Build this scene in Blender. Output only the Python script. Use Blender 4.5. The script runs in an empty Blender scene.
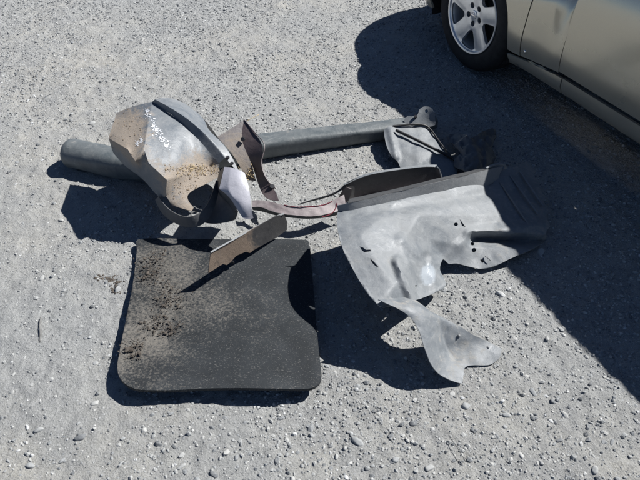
import bpy, math, random
import numpy as np
from mathutils import Vector, noise as mnoise
from mathutils.geometry import delaunay_2d_cdt
R = math.radians
rng = np.random.default_rng(7); random.seed(7)
SC = bpy.context.scene

# ------------------------------------------------------------------ camera, sky, sun, exposure
CAM_H, PITCH, FPX = 1.72, 44.0, 590.0
cd = bpy.data.cameras.new("camera"); cam = bpy.data.objects.new("camera", cd)
SC.collection.objects.link(cam); SC.camera = cam
cam.location = (0, 0, CAM_H); cam.rotation_euler = (R(90 - PITCH), 0, 0)
cd.sensor_width = 36; cd.lens = FPX / 640 * 36; cd.clip_start = .05; cd.clip_end = 6000
SUN_AZ, SUN_EL = 25.0, 47.0
w = bpy.data.worlds.new("World"); SC.world = w; w.use_nodes = True
nt = w.node_tree; bg = nt.nodes['Background']
sk = nt.nodes.new('ShaderNodeTexSky'); sk.sky_type = 'NISHITA'; sk.sun_disc = False
sk.sun_elevation = R(SUN_EL); sk.sun_rotation = R(90 - SUN_AZ); sk.air_density = .55; sk.dust_density = .1; sk.ozone_density = 4.0
nt.links.new(sk.outputs[0], bg.inputs[0]); bg.inputs[1].default_value = .05
ld = bpy.data.lights.new("sun", 'SUN'); ld.energy = 5.0; ld.angle = R(.5); ld.color = (1, .985, .96)
sun = bpy.data.objects.new("sun", ld); SC.collection.objects.link(sun)
SD = Vector((math.cos(R(SUN_AZ)) * math.cos(R(SUN_EL)), math.sin(R(SUN_AZ)) * math.cos(R(SUN_EL)), math.sin(R(SUN_EL))))
sun.rotation_euler = SD.to_track_quat('Z', 'Y').to_euler()
SC.view_settings.view_transform = 'Standard'; SC.view_settings.look = 'None'
SC.view_settings.exposure = 0.65; SC.view_settings.gamma = 1.0
SC.render.resolution_x = 1024; SC.render.resolution_y = 768

# ------------------------------------------------------------------ surveying: photo point + real height -> place on the lot
_s, _c = math.sin(R(PITCH)), math.cos(R(PITCH))
def at(px, py, k=0.0):
    u = (px - 320) / FPX; v = (py - 240) / FPX
    d = Vector((u, _c - v * _s, -(_s + v * _c)))
    return Vector((0, 0, CAM_H)) + d * ((k - CAM_H) / d.z)
def at_np(px, py, k):
    u = (px - 320) / FPX; v = (py - 240) / FPX
    dx, dy, dz = u, _c - v * _s, -(_s + v * _c)
    t = (k - CAM_H) / dz
    return np.stack([dx * t, dy * t, CAM_H + dz * t], -1)

# ------------------------------------------------------------------ numpy value noise
def _hash(ix, iy, seed):
    n = (ix.astype(np.int64) * 374761393 + iy.astype(np.int64) * 668265263 + seed * 974634777) & 0xffffffff
    n = ((n ^ (n >> 13)) * 1274126177) & 0xffffffff
    return ((n ^ (n >> 16)) & 0xffff) / 65535.0
def vn(x, y, f, seed=0):
    x = x * f; y = y * f; ix = np.floor(x); iy = np.floor(y); fx = x - ix; fy = y - iy
    fx = fx * fx * (3 - 2 * fx); fy = fy * fy * (3 - 2 * fy)
    a = _hash(ix, iy, seed); b = _hash(ix + 1, iy, seed); c = _hash(ix, iy + 1, seed); d = _hash(ix + 1, iy + 1, seed)
    return (a * (1 - fx) + b * fx) * (1 - fy) + (c * (1 - fx) + d * fx) * fy - .5
def gh(x, y):
    fade = np.clip((8 - np.hypot(x, y)) / 3, 0, 1)
    return fade * (.012 * vn(x, y, 1.7, 1) + .009 * vn(x, y, 5, 2) + .006 * vn(x + y, y - x, 13, 3)
                   + .0065 * vn(x, y, 34, 4) + .0045 * vn(x, y, 80, 5))

# ------------------------------------------------------------------ materials
def mat(name):
    m = bpy.data.materials.new(name); m.use_nodes = True
    return m, m.node_tree, m.node_tree.nodes['Principled BSDF']
def N(nt, t, **k):
    n = nt.nodes.new(t)
    for a, b in k.items():
        if a.startswith('_'): setattr(n, a[1:], b)
        else: n.inputs[a.replace('0', ' ')].default_value = b
    return n
def noise_tex(nt, vec, scale, detail=4, rough=.55, dist=0):
    n = N(nt, 'ShaderNodeTexNoise'); n.inputs['Scale'].default_value = scale; n.inputs['Detail'].default_value = detail
    n.inputs['Roughness'].default_value = rough; n.inputs['Distortion'].default_value = dist
    nt.links.new(vec, n.inputs['Vector']); return n.outputs['Fac']
def ramp(nt, fac, p0, p1, c0=(0, 0, .19), c1=(1, 1, .17)):
    r = nt.nodes.new('ShaderNodeValToRGB'); e = r.color_ramp.elements
    e[0].position = p0; e[1].position = p1; e[0].color = (*c0, 1); e[1].color = (*c1, 1)
    nt.links.new(fac, r.inputs[0]); return r.outputs[0]
def mixc(nt, fac, a, b, mode='MIX'):
    m = nt.nodes.new('ShaderNodeMix'); m.data_type = 'RGBA'; m.blend_type = mode
    for s, v in ((m.inputs[0], fac), (m.inputs[6], a), (m.inputs[7], b)):
        if isinstance(v, (int, float)): s.default_value = v
        elif isinstance(v, tuple): s.default_value = (*v, 1)
        else: nt.links.new(v, s)
    return m.outputs[2]
def math_n(nt, op, a, b=None):
    m = nt.nodes.new('ShaderNodeMath'); m.operation = op
    for s, v in ((m.inputs[0], a), (m.inputs[1], b)):
        if v is None: continue
        if isinstance(v, (int, float)): s.default_value = v
        else: nt.links.new(v, s)
    return m.outputs[0]
def bump(nt, bs, h, strength, dist, prev=None):
    b = nt.nodes.new('ShaderNodeBump'); b.inputs['Strength'].default_value = strength; b.inputs['Distance'].default_value = dist
    nt.links.new(h, b.inputs['Height'])
    if prev: nt.links.new(prev, b.inputs['Normal'])
    nt.links.new(b.outputs[0], bs.inputs['Normal']); return b.outputs[0]
def geo(nt): return nt.nodes.new('ShaderNodeNewGeometry').outputs['Position']

def ground_mat():
    m, nt, bs = mat('dusty_gravel'); P = geo(nt)
    big = noise_tex(nt, P, 1.1, 3); mid = noise_tex(nt, P, 7, 5, .6); fine = noise_tex(nt, P, 90, 6, .75); gr = noise_tex(nt, P, 260, 4, .7)
    c = mixc(nt, ramp(nt, big, .38, .66), (.338, .347, .340), (.43, .408, .355))
    c = mixc(nt, ramp(nt, mid, .35, .7), c, (.262, .267, .266))
    c = mixc(nt, math_n(nt, 'MULTIPLY', ramp(nt, fine, .35, .62), .5), c, (.43, .43, .42))
    c = mixc(nt, math_n(nt, 'MULTIPLY', ramp(nt, gr, .52, .66), .5), c, (.13, .135, .145))
    vo = N(nt, 'ShaderNodeTexVoronoi'); vo.inputs['Scale'].default_value = 150; nt.links.new(P, vo.inputs['Vector'])
    c = mixc(nt, math_n(nt, 'MULTIPLY', ramp(nt, vo.outputs['Color'], .55, .95), .35), c, (.47, .475, .48))
    nt.links.new(c, bs.inputs['Base Color']); bs.inputs['Roughness'].default_value = .95; bs.inputs['Specular IOR Level'].default_value = .15
    b1 = bump(nt, bs, fine, 1.0, .009)
    b2 = bump(nt, bs, gr, .8, .0025, b1)
    bump(nt, bs, vo.outputs['Distance'], .5, .003, b2)
    return m
def stone_mat(attr):
    m, nt, bs = mat('gravel_stone' if attr else 'loose_stone'); P = geo(nt)
    if attr:
        a = nt.nodes.new('ShaderNodeAttribute'); a.attribute_name = 'tone'; f = a.outputs['Fac']
    else:
        f = nt.nodes.new('ShaderNodeObjectInfo').outputs['Random']
    r = nt.nodes.new('ShaderNodeValToRGB'); e = r.color_ramp.elements
    e[0].position = 0; e[0].color = (.09, .097, .105, 1); e[1].position = 1; e[1].color = (.47, .48, .485, 1)
    for p, c in ((.15, (.16, .168, .175)), (.4, (.245, .255, .26)), (.7, (.32, .325, .318)), (.93, (.39, .39, .375))):
        x = e.new(p); x.color = (*c, 1)
    nt.links.new(f, r.inputs[0])
    n = noise_tex(nt, P, 160, 5, .65)
    c = mixc(nt, math_n(nt, 'MULTIPLY', ramp(nt, n, .45, .7), .45), r.outputs[0], (.40, .40, .39))
    nt.links.new(c, bs.inputs['Base Color']); bs.inputs['Roughness'].default_value = .85; bs.inputs['Specular IOR Level'].default_value = .25
    bump(nt, bs, n, .4, .002); return m
def scrap_mat(name, base, dust, dust_amt=.5, rough=.5, mud=(.30, .225, .155), scratch=.25, metallic=0., crumple=.0, spec=.5):
    m, nt, bs = mat(name); P = geo(nt)
    a = nt.nodes.new('ShaderNodeAttribute'); a.attribute_name = 'mud'; mu = a.outputs['Fac']
    n1 = noise_tex(nt, P, 9, 8, .7, 1.2); n2 = noise_tex(nt, P, 60, 5, .65); n3 = noise_tex(nt, P, 300, 3, .6)
    d = math_n(nt, 'MULTIPLY', ramp(nt, n1, .33, .68), dust_amt)
    c = mixc(nt, d, base, dust)
    c = mixc(nt, math_n(nt, 'MULTIPLY', ramp(nt, n2, .5, .72), .3 * dust_amt), c, tuple(min(1, x * 1.35) for x in dust))
    # mud sticks where it was smeared, broken up by noise
    mm = math_n(nt, 'ADD', mu, math_n(nt, 'MULTIPLY', math_n(nt, 'SUBTRACT', n1, .5), 1.1))
    mm = math_n(nt, 'ADD', mm, math_n(nt, 'MULTIPLY', math_n(nt, 'SUBTRACT', n2, .5), .7))
    mm = ramp(nt, mm, .38, .72)
    mc = mixc(nt, ramp(nt, n3, .35, .65), mud, tuple(x * .72 for x in mud))
    c = mixc(nt, math_n(nt, 'MULTIPLY', mm, .92), c, mc)
    # long scratches
    mp = nt.nodes.new('ShaderNodeMapping'); mp.inputs['Scale'].default_value = (22, 260, 40); mp.inputs['Rotation'].default_value = (0, 0, .6)
    nt.links.new(P, mp.inputs[0]); s = noise_tex(nt, mp.outputs[0], 1, 3, .7)
    sc = math_n(nt, 'MULTIPLY', ramp(nt, s, .66, .73), scratch)
    c = mixc(nt, sc, c, tuple(min(.6, x * 1.6 + .05) for x in dust))
    mp2 = nt.nodes.new('ShaderNodeMapping'); mp2.inputs['Scale'].default_value = (9, 60, 20); mp2.inputs['Rotation'].default_value = (0, 0, -1.1)
    nt.links.new(P, mp2.inputs[0]); s2 = noise_tex(nt, mp2.outputs[0], 1, 6, .75, .8)
    c = mixc(nt, math_n(nt, 'MULTIPLY', ramp(nt, s2, .56, .70), .45), c, tuple(x * .6 for x in base))
    vv = N(nt, 'ShaderNodeTexVoronoi'); vv.feature = 'DISTANCE_TO_EDGE'; vv.inputs['Scale'].default_value = 16
    mp3 = nt.nodes.new('ShaderNodeMapping'); mp3.inputs['Scale'].default_value = (1, 2.2, 1); nt.links.new(P, mp3.inputs[0]); nt.links.new(mp3.outputs[0], vv.inputs['Vector'])
    ln = math_n(nt, 'MULTIPLY', ramp(nt, vv.outputs['Distance'], .0, .02, (1, 1, 1), (0, 0, 0)), ramp(nt, n2, .5, .62))
    c = mixc(nt, math_n(nt, 'MULTIPLY', ln, scratch), c, tuple(min(.6, x * 1.5 + .05) for x in dust))
    nt.links.new(c, bs.inputs['Base Color'])
    rr = math_n(nt, 'ADD', math_n(nt, 'MULTIPLY', d, .35), rough); rr = math_n(nt, 'ADD', rr, math_n(nt, 'MULTIPLY', mm, .3))
    ab = nt.nodes.new('ShaderNodeAttribute'); ab.attribute_name = 'painted_glint'       # painted sky highlight, smoother and paler than its surroundings
    gl = ramp(nt, math_n(nt, 'MULTIPLY', ab.outputs['Fac'], math_n(nt, 'ADD', n2, .35)), .25, .5)
    rr = math_n(nt, 'SUBTRACT', rr, math_n(nt, 'MULTIPLY', gl, .42))
    nt.links.new(mixc(nt, math_n(nt, 'MULTIPLY', gl, .6), c, (.42, .46, .50)), bs.inputs['Base Color'])  # highlight lightened into the base colour
    nt.links.new(math_n(nt, 'MAXIMUM', math_n(nt, 'MINIMUM', rr, .98), .12), bs.inputs['Roughness']); bs.inputs['Metallic'].default_value = metallic
    bs.inputs['Specular IOR Level'].default_value = spec
    b = bump(nt, bs, n1, .15, .008); b = bump(nt, bs, n2, .45, .0025, b)
    bump(nt, bs, mixc(nt, mm, (.3, .3, .3), n3), .5, .002, b)
    return m
def plain(name, col, rough=.5, metallic=0., coat=0., var=.15, scale=40, spec=.5):
    m, nt, bs = mat(name); P = geo(nt); n = noise_tex(nt, P, scale, 5, .6)
    c = mixc(nt, math_n(nt, 'MULTIPLY', ramp(nt, n, .35, .7), 1.), tuple(x * (1 - var) for x in col), tuple(min(1, x * (1 + var)) for x in col))
    nt.links.new(c, bs.inputs['Base Color']); bs.inputs['Roughness'].default_value = rough
    bs.inputs['Metallic'].default_value = metallic; bs.inputs['Coat Weight'].default_value = coat; bs.inputs['Coat Roughness'].default_value = .08
    bs.inputs['Specular IOR Level'].default_value = spec
    bump(nt, bs, n, .08, .001); return m
def paint_mat():
    m, nt, bs = mat('champagne_paint'); P = geo(nt)
    fl = noise_tex(nt, P, 900, 2, .5); ds = noise_tex(nt, P, 5, 5, .6)
    sx = nt.nodes.new('ShaderNodeSeparateXYZ'); nt.links.new(P, sx.inputs[0])
    low = nt.nodes.new('ShaderNodeMapRange'); low.inputs[1].default_value = .55; low.inputs[2].default_value = .15
    nt.links.new(sx.outputs[2], low.inputs[0])
    c = mixc(nt, ramp(nt, fl, .4, .62), (.47, .435, .345), (.55, .515, .42))
    dirt = math_n(nt, 'MULTIPLY', math_n(nt, 'MULTIPLY', low.outputs[0], ramp(nt, ds, .3, .7)), .45)
    c = mixc(nt, dirt, c, (.27, .25, .22))
    nt.links.new(c, bs.inputs['Base Color']); bs.inputs['Metallic'].default_value = .6
    nt.links.new(math_n(nt, 'ADD', math_n(nt, 'MULTIPLY', dirt, .8), .24), bs.inputs['Roughness'])
    bs.inputs['Coat Weight'].default_value = .55; bs.inputs['Coat Roughness'].default_value = .06
    return m
def rubber_mat():
    m, nt, bs = mat('dusty_black_rubber'); P = geo(nt)
    a = nt.nodes.new('ShaderNodeAttribute'); a.attribute_name = 'mud'; mu = a.outputs['Fac']
    n1 = noise_tex(nt, P, 7, 6, .65, .5); n2 = noise_tex(nt, P, 45, 6, .7); n3 = noise_tex(nt, P, 320, 3, .6)
    c = mixc(nt, ramp(nt, n1, .35, .7), (.012, .015, .018), (.028, .033, .038))
    mm = math_n(nt, 'ADD', mu, math_n(nt, 'MULTIPLY', math_n(nt, 'SUBTRACT', n1, .5), 1.3))
    mm = math_n(nt, 'ADD', mm, math_n(nt, 'MULTIPLY', math_n(nt, 'SUBTRACT', noise_tex(nt, P, 110, 6, .75), .5), 2.6))
    dm = ramp(nt, mm, .36, 1.1)
    c = mixc(nt, math_n(nt, 'MULTIPLY', dm, .75), c, (.20, .183, .158))
    # pale scuffs: short thin flecks
    fl = None
    for rot, th in ((.5, .665), (-.7, .67), (1.4, .68)):
        mp = nt.nodes.new('ShaderNodeMapping'); mp.inputs['Scale'].default_value = (95, 300, 60); mp.inputs['Rotation'].default_value = (0, 0, rot)
        nt.links.new(P, mp.inputs[0]); s = ramp(nt, noise_tex(nt, mp.outputs[0], 1, 2, .6), th, th + .05)
        fl = s if fl is None else math_n(nt, 'MAXIMUM', fl, s)
    c = mixc(nt, math_n(nt, 'MULTIPLY', fl, .42), c, (.26, .255, .24))
    sp = ramp(nt, n3, .64, .70); c = mixc(nt, math_n(nt, 'MULTIPLY', sp, .5), c, (.30, .28, .25))
    nt.links.new(c, bs.inputs['Base Color']); bs.inputs['Roughness'].default_value = .8; bs.inputs['Specular IOR Level'].default_value = .25
    b = bump(nt, bs, n2, .4, .003); bump(nt, bs, n3, .3, .001, b); return m

M = dict(
    ground=ground_mat(), gravel=stone_mat(True), stone=stone_mat(False), rubber=rubber_mat(), paint=paint_mat(),
    guard=scrap_mat('weathered_grey_guard', (.10, .118, .138), (.225, .23, .23), .6, .40, mud=(.335, .275, .215)),
    flange=scrap_mat('dull_grey_flange', (.06, .065, .072), (.17, .165, .155), .4, .45),
    pale=scrap_mat('pale_lavender_metal', (.34, .34, .385), (.36, .36, .38), .35, .42, scratch=.15),
    liner=scrap_mat('dusty_grey_liner', (.115, .13, .146), (.215, .224, .228), .85, .44, mud=(.33, .30, .255)),
    lip=scrap_mat('grey_liner_lip', (.15, .16, .17), (.24, .24, .235), .5, .5),
    bar=scrap_mat('grey_moulding', (.065, .080, .088), (.22, .228, .225), .5, .42, mud=(.3, .27, .23)),
    dark=scrap_mat('dark_trim_inside', (.035, .037, .04), (.11, .11, .108), .45, .55),
    maroon=scrap_mat('dull_maroon_paint', (.06, .042, .048), (.16, .135, .13), .5, .42, mud=(.3, .245, .19)),
    mauve=scrap_mat('dusty_mauve_inside', (.12, .108, .11), (.215, .20, .19), .6, .5, mud=(.3, .25, .2)),
    rosy=scrap_mat('dusty_rose_strip', (.20, .165, .17), (.33, .295, .29), .7, .5, mud=(.3, .27, .23)),
    red=plain('red_paint_edge', (.17, .03, .045), .5, var=.4, scale=60),
    tan=scrap_mat('rusty_tan_plate_shaded_end', (.03, .03, .033), (.07, .068, .066), .5, .55, mud=(.25, .185, .135)),  # near-black base paints the shade over the plate's right half
    black=scrap_mat('black_torn_plastic', (.03, .034, .042), (.10, .105, .115), .4, .5),
    tyre=plain('tyre_rubber', (.022, .022, .023), .75, var=.3, scale=30, spec=.3),
    alloy=plain('silver_alloy', (.78, .79, .80), .34, .75, .2, var=.05),
    drum=plain('brake_iron', (.04, .038, .036), .6, .5, var=.4), nut=plain('wheel_nut', (.08, .08, .085), .4, .7),
    under=plain('black_underbody', (.015, .015, .015), .9, var=.3), chrome=plain('bright_screw', (.7, .7, .72), .15, 1.),
    glass=plain('tinted_glass', (.02, .025, .028), .04, 0, .5, var=.02), lamp=plain('headlamp_lens', (.5, .52, .55), .05, .3, 1., var=.02),
    tail=plain('tail_lamp_red', (.3, .01, .01), .1, 0, 1.), straw=plain('dry_straw', (.50, .39, .22), .8, var=.3, scale=80),
    soil=plain('dark_soil', (.095, .082, .07), .95, var=.5, scale=120, spec=.1), twig=plain('grey_twig', (.17, .17, .165), .85, var=.3, scale=90),
    bolt=plain('dark_bolt', (.05, .05, .055), .45, .6), hose=plain('black_hose', (.02, .02, .022), .5),
)

# ------------------------------------------------------------------ object helpers
C = SC.collection
def tag(o, label=None, cat=None, group=None, kind=None):
    if label: o['label'] = label
    if cat: o['category'] = cat
    if group: o['group'] = group
    if kind: o['kind'] = kind
    return o
def thing(name, label, cat, loc, rz=0, group=None):
    o = bpy.data.objects.new(name, None); C.objects.link(o); o.empty_display_size = .05
    o.location = loc; o.rotation_euler = (0, 0, rz); return tag(o, label, cat, group)
def mk(name, verts, faces, m, parent=None, smooth=True, mud=None, local=False, sharp=None):
    """verts in world space unless local; children of an unrotated thing are stored relative to it"""
    verts = np.asarray(verts, float)
    if parent is not None and not local:
        p = parent; off = Vector((0, 0, 0))
        while p is not None: off += p.location; p = p.parent
        verts = verts - np.array(off)
    me = bpy.data.meshes.new(name); me.from_pydata([tuple(v) for v in verts], [], [list(map(int, f)) for f in faces])
    if mud is not None:
        a = me.attributes.new('mud', 'FLOAT', 'POINT'); a.data.foreach_set('value', np.asarray(mud, np.float32))
    me.materials.append(m)
    if smooth: me.polygons.foreach_set('use_smooth', [True] * len(me.polygons))
    me.update(); o = bpy.data.objects.new(name, me); C.objects.link(o)
    if parent is not None: o.parent = parent
    if sharp: me.set_sharp_from_angle(angle=R(sharp))
    return o
def solid(o, t, off=-1):
    md = o.modifiers.new('thickness', 'SOLIDIFY'); md.thickness = t; md.offset = off
    es = o.modifiers.new('crisp_rim', 'EDGE_SPLIT'); es.split_angle = R(60); return o
def catmull(pts, n=6, closed=True):
    P = np.array(pts, float); k = len(P); out = []
    for i in range(k if closed else k - 1):
        p0, p1, p2, p3 = (P[(i + j) % k] if closed else P[min(max(i + j, 0), k - 1)] for j in (-1, 0, 1, 2))
        for t in np.linspace(0, 1, n, endpoint=False):
            out.append(.5 * ((2 * p1) + (-p0 + p2) * t + (2 * p0 - 5 * p1 + 4 * p2 - p3) * t * t + (-p0 + 3 * p1 - 3 * p2 + p3) * t ** 3))
    if not closed: out.append(P[-1])
    return np.array(out)
def inside(poly, pts):
    x, y = pts[:, 0], pts[:, 1]; r = np.zeros(len(pts), bool); n = len(poly)
    for i in range(n):
        x1, y1 = poly[i]; x2, y2 = poly[(i + 1) % n]
        if y1 == y2: continue
        c = ((y1 > y) != (y2 > y)) & (x < (x2 - x1) * (y - y1) / (y2 - y1) + x1); r ^= c
    return r
def tri2d(outline, holes=(), step=2.0):
    """triangulate a flat outline with holes, filled with an even lattice of inner points"""
    loops = [np.asarray(outline, float)] + [np.asarray(h, float) for h in holes]
    V = []; E = []
    for L in loops:
        b = len(V); V += [tuple(p) for p in L]; E += [(b + i, b + (i + 1) % len(L)) for i in range(len(L))]
    B = np.array(V); lo = B.min(0); hi = B.max(0)
    gx, gy = np.meshgrid(np.arange(lo[0] + step / 2, hi[0], step), np.arange(lo[1] + step / 2, hi[1], step * .87))
    gx = gx + (np.arange(gx.shape[0]) % 2)[:, None] * step * .5
    g = np.stack([gx.ravel(), gy.ravel()], 1)
    g = g[inside(loops[0], g)]
    for h in loops[1:]: g = g[~inside(h, g)]
    d = np.min(np.hypot(g[:, None, 0] - B[None, :, 0], g[:, None, 1] - B[None, :, 1]), 1) if len(g) else np.array([])
    g = g[d > step * .45] if len(g) else g
    V += [tuple(p) for p in g]
    vo, _, fo, *_ = delaunay_2d_cdt([Vector(p) for p in V], E, [], 0, 1e-7)
    vo = np.array([tuple(v) for v in vo]); fo = np.array([f for f in fo if len(f) == 3])
    cen = vo[fo].mean(1); ok = inside(loops[0], cen)
    for h in loops[1:]: ok &= ~inside(h, cen)
    return vo, fo[ok]
def rbf(ctrl, smooth=0.0, kern='tps'):
    c = np.array(ctrl, float); P = c[:, :2] / 100; z = c[:, 2]; n = len(c)
    def ph(r):
        return r if kern == 'lin' else r * r * np.log(r + 1e-9)
    A = np.zeros((n + 3, n + 3)); A[:n, :n] = ph(np.hypot(*(P[:, None] - P[None]).transpose(2, 0, 1))) + np.eye(n) * smooth
    A[:n, n] = 1; A[:n, n + 1:] = P; A[n, :n] = 1; A[n + 1:, :n] = P.T
    wv = np.linalg.solve(A, np.r_[z, 0, 0, 0])
    def fn(x, y):
        q = np.stack([x, y], -1) / 100
        return ph(np.hypot(q[:, None, 0] - P[None, :, 0], q[:, None, 1] - P[None, :, 1])) @ wv[:n] + wv[n] + q @ wv[n + 1:]
    return fn
def facets(ctrl):
    c = np.array(ctrl, float); vo, _, fo, ov, *_ = delaunay_2d_cdt([Vector(p[:2]) for p in c], [], [], 0, 1e-6)
    vo = np.array([tuple(v) for v in vo]); kk = np.array([c[o[0], 2] for o in ov])
    def fn(x, y, base):
        out = base.copy()
        for t in fo:
            if len(t) != 3: continue
            (x1, y1), (x2, y2), (x3, y3) = vo[list(t)]; D = (y2 - y3) * (x1 - x3) + (x3 - x2) * (y1 - y3)
            if abs(D) < 1e-6: continue
            a = ((y2 - y3) * (x - x3) + (x3 - x2) * (y - y3)) / D; b = ((y3 - y1) * (x - x3) + (x1 - x3) * (y - y3)) / D; g = 1 - a - b
            m = (a >= 0) & (b >= 0) & (g >= 0); out[m] = (a * kk[t[0]] + b * kk[t[1]] + g * kk[t[2]])[m]
        return out
    return fn
def seg_d(x, y, a, b):
    a = np.array(a, float); b = np.array(b, float); d = b - a
    t = np.clip(((x - a[0]) * d[0] + (y - a[1]) * d[1]) / (d @ d), 0, 1)
    return np.hypot(x - a[0] - t * d[0], y - a[1] - t * d[1]), t
def crumple(p, amp, f=9., seed=0):
    return np.array([mnoise.noise(Vector((a[0] * f + seed, a[1] * f, a[2] * f))) + .5 * mnoise.noise(Vector((a[0] * f * 2.7 + seed, a[1] * f * 2.7, a[2] * f * 2.7))) for a in p]) * amp
def sheet(name, outline, ctrl, m, parent, holes=(), folds=(), step=2., thick=.0025, crump=.002, kern='tps', mud=(), smooth_out=3, cf=9., seed=0, jag=0., facet=0., ridge=0., glint=None):
    """a bent sheet: outline surveyed from the photo, real heights given at control points"""
    ol = catmull(outline, smooth_out) if smooth_out else np.array(outline, float)
    if jag:
        ol = ol + np.random.default_rng(seed + 5).normal(0, jag, ol.shape)
    v, f = tri2d(ol, holes, step)
    k = rbf(ctrl, .0005, kern)(v[:, 0], v[:, 1])
    if facet: k = k * (1 - facet) + facet * facets(ctrl)(v[:, 0], v[:, 1], k)
    for a, b, amp, wd in folds:
        d, t = seg_d(v[:, 0], v[:, 1], a, b); k = k + amp * np.maximum(0, 1 - d / wd)
    p = at_np(v[:, 0], v[:, 1], k)
    if crump: p[:, 2] += crumple(p, crump, cf, seed)
    if ridge: p[:, 2] += np.array([abs(mnoise.noise(Vector((a[0] * 11 + seed, a[1] * 11, 3.3)))) + .5 * abs(mnoise.noise(Vector((a[0] * 27 + seed, a[1] * 27, 1.3)))) for a in p]) * ridge
    p[:, 2] = np.maximum(p[:, 2], .006)
    mu = rbf(mud, .001, 'lin')(v[:, 0], v[:, 1]) if len(mud) > 3 else np.zeros(len(v))
    f = f[:, ::-1]    # photo y runs down: flip so normals point up
    o = mk(name, p, f, m, parent, mud=np.clip(mu, 0, 1))
    if glint:
        gv = np.clip(1.3 - np.hypot(v[:, 0] - glint[0], (v[:, 1] - glint[1]) * .7) / glint[2], 0, 1)
        a = o.data.attributes.new('painted_glint', 'FLOAT', 'POINT'); a.data.foreach_set('value', gv.astype(np.float32))
    solid(o, thick); return o
def cage(name, V, F, m, parent, crease=(), levels=3, thick=.0025, crump=.002, soft=False, cf=9., seed=0, sharp_all=False, corners=''):
    """control cage (photo point, height, mud) refined by subdivision; listed edges stay creased"""
    keys = list(V); ix = {k: i for i, k in enumerate(keys)}
    P = [at(*V[k][:3]) for k in keys]
    me = bpy.data.meshes.new(name); off = Vector((0, 0, 0)); p = parent
    while p is not None: off += p.location; p = p.parent
    me.from_pydata([q - off for q in P], [], [[ix[k] for k in f] for f in F])
    cr = me.attributes.new('crease_edge', 'FLOAT', 'EDGE')
    want = {}
    for line in crease:
        l = line.split() if isinstance(line, str) else line
        for a, b in zip(l[:-1], l[1:]): want[frozenset((ix[a], ix[b]))] = 1.0
    cnt = {}
    for f in me.polygons:
        for e in f.edge_keys: cnt[frozenset(e)] = cnt.get(frozenset(e), 0) + 1
    for e in me.edges:
        kk = frozenset(e.vertices)
        cr.data[e.index].value = 1. if sharp_all else want.get(kk, 0.)
    cv = me.attributes.new('crease_vert', 'FLOAT', 'POINT')
    for k in corners.split(): cv.data[ix[k]].value = 1.
    a = me.attributes.new('mud', 'FLOAT', 'POINT'); a.data.foreach_set('value', [float(V[k][3]) if len(V[k]) > 3 else 0. for k in keys])
    me.materials.append(m); me.polygons.foreach_set('use_smooth', [True] * len(me.polygons))
    o = bpy.data.objects.new(name, me); C.objects.link(o); o.parent = parent
    md = o.modifiers.new('sub', 'SUBSURF'); md.levels = md.render_levels = levels; md.boundary_smooth = 'ALL' if soft else 'PRESERVE_CORNERS'
    if crump:
        tx = bpy.data.textures.new(name, 'CLOUDS'); tx.noise_scale = 1. / cf; tx.noise_depth = 2
        d = o.modifiers.new('dents', 'DISPLACE'); d.texture = tx; d.strength = crump * 4; d.texture_coords = 'GLOBAL'; d.mid_level = .5
    solid(o, thick, 0); return o
def strip(name, top, bot, m, parent, mid=None, **kw):
    """band between two lines of (px, py, k[, mud])"""
    V = {}; rows = [top] + ([mid] if mid else []) + [bot]
    for r, row in enumerate(rows):
        for i, q in enumerate(row): V[f'{r}_{i}'] = q
    F = [[f'{r}_{i}', f'{r + 1}_{i}', f'{r + 1}_{i + 1}', f'{r}_{i + 1}'] for r in range(len(rows) - 1) for i in range(len(top) - 1)]
    return cage(name, V, F, m, parent, **kw)
def tube_pts(pts, rad, seg=8, sub=5, cap=True, flat=1.0):
    P = catmull(pts, sub, False); n = len(P); rr = np.interp(np.linspace(0, 1, n), np.linspace(0, 1, len(rad)), rad) if hasattr(rad, '__len__') else np.full(n, rad)
    V = []; F = []; up = np.array([0, 0, 1.])
    for i in range(n):
        t = P[min(i + 1, n - 1)] - P[max(i - 1, 0)]; t /= np.linalg.norm(t) + 1e-9
        a = np.cross(t, up) if abs(t[2]) < .95 else np.cross(t, [1, 0, 0]); a /= np.linalg.norm(a); b = np.cross(a, t)
        for s in range(seg):
            an = 2 * math.pi * s / seg; V.append(P[i] + rr[i] * (a * math.cos(an) + b * flat * math.sin(an)))
    for i in range(n - 1):
        for s in range(seg): F.append((i * seg + s, i * seg + (s + 1) % seg, (i + 1) * seg + (s + 1) % seg, (i + 1) * seg + s))
    if cap: F.append(tuple(range(seg))[::-1]); F.append(tuple((n - 1) * seg + s for s in range(seg)))
    return V, F
def tube(name, pts, rad, m, parent=None, **k):
    V, F = tube_pts(pts, rad, **k); return mk(name, V, F, m, parent, sharp=60)
def lathe(prof, seg, axis='y'):
    """prof: (radius, offset along the axle)"""
    V = []; F = []; n = len(prof)
    for s in range(seg):
        a = 2 * math.pi * s / seg
        for r, y in prof: V.append((r * math.cos(a), y, r * math.sin(a)))
    for s in range(seg):
        for i in range(n - 1):
            a = s * n + i; b = ((s + 1) % seg) * n + i; F.append((a, b, b + 1, a + 1))
    return V, F

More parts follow.
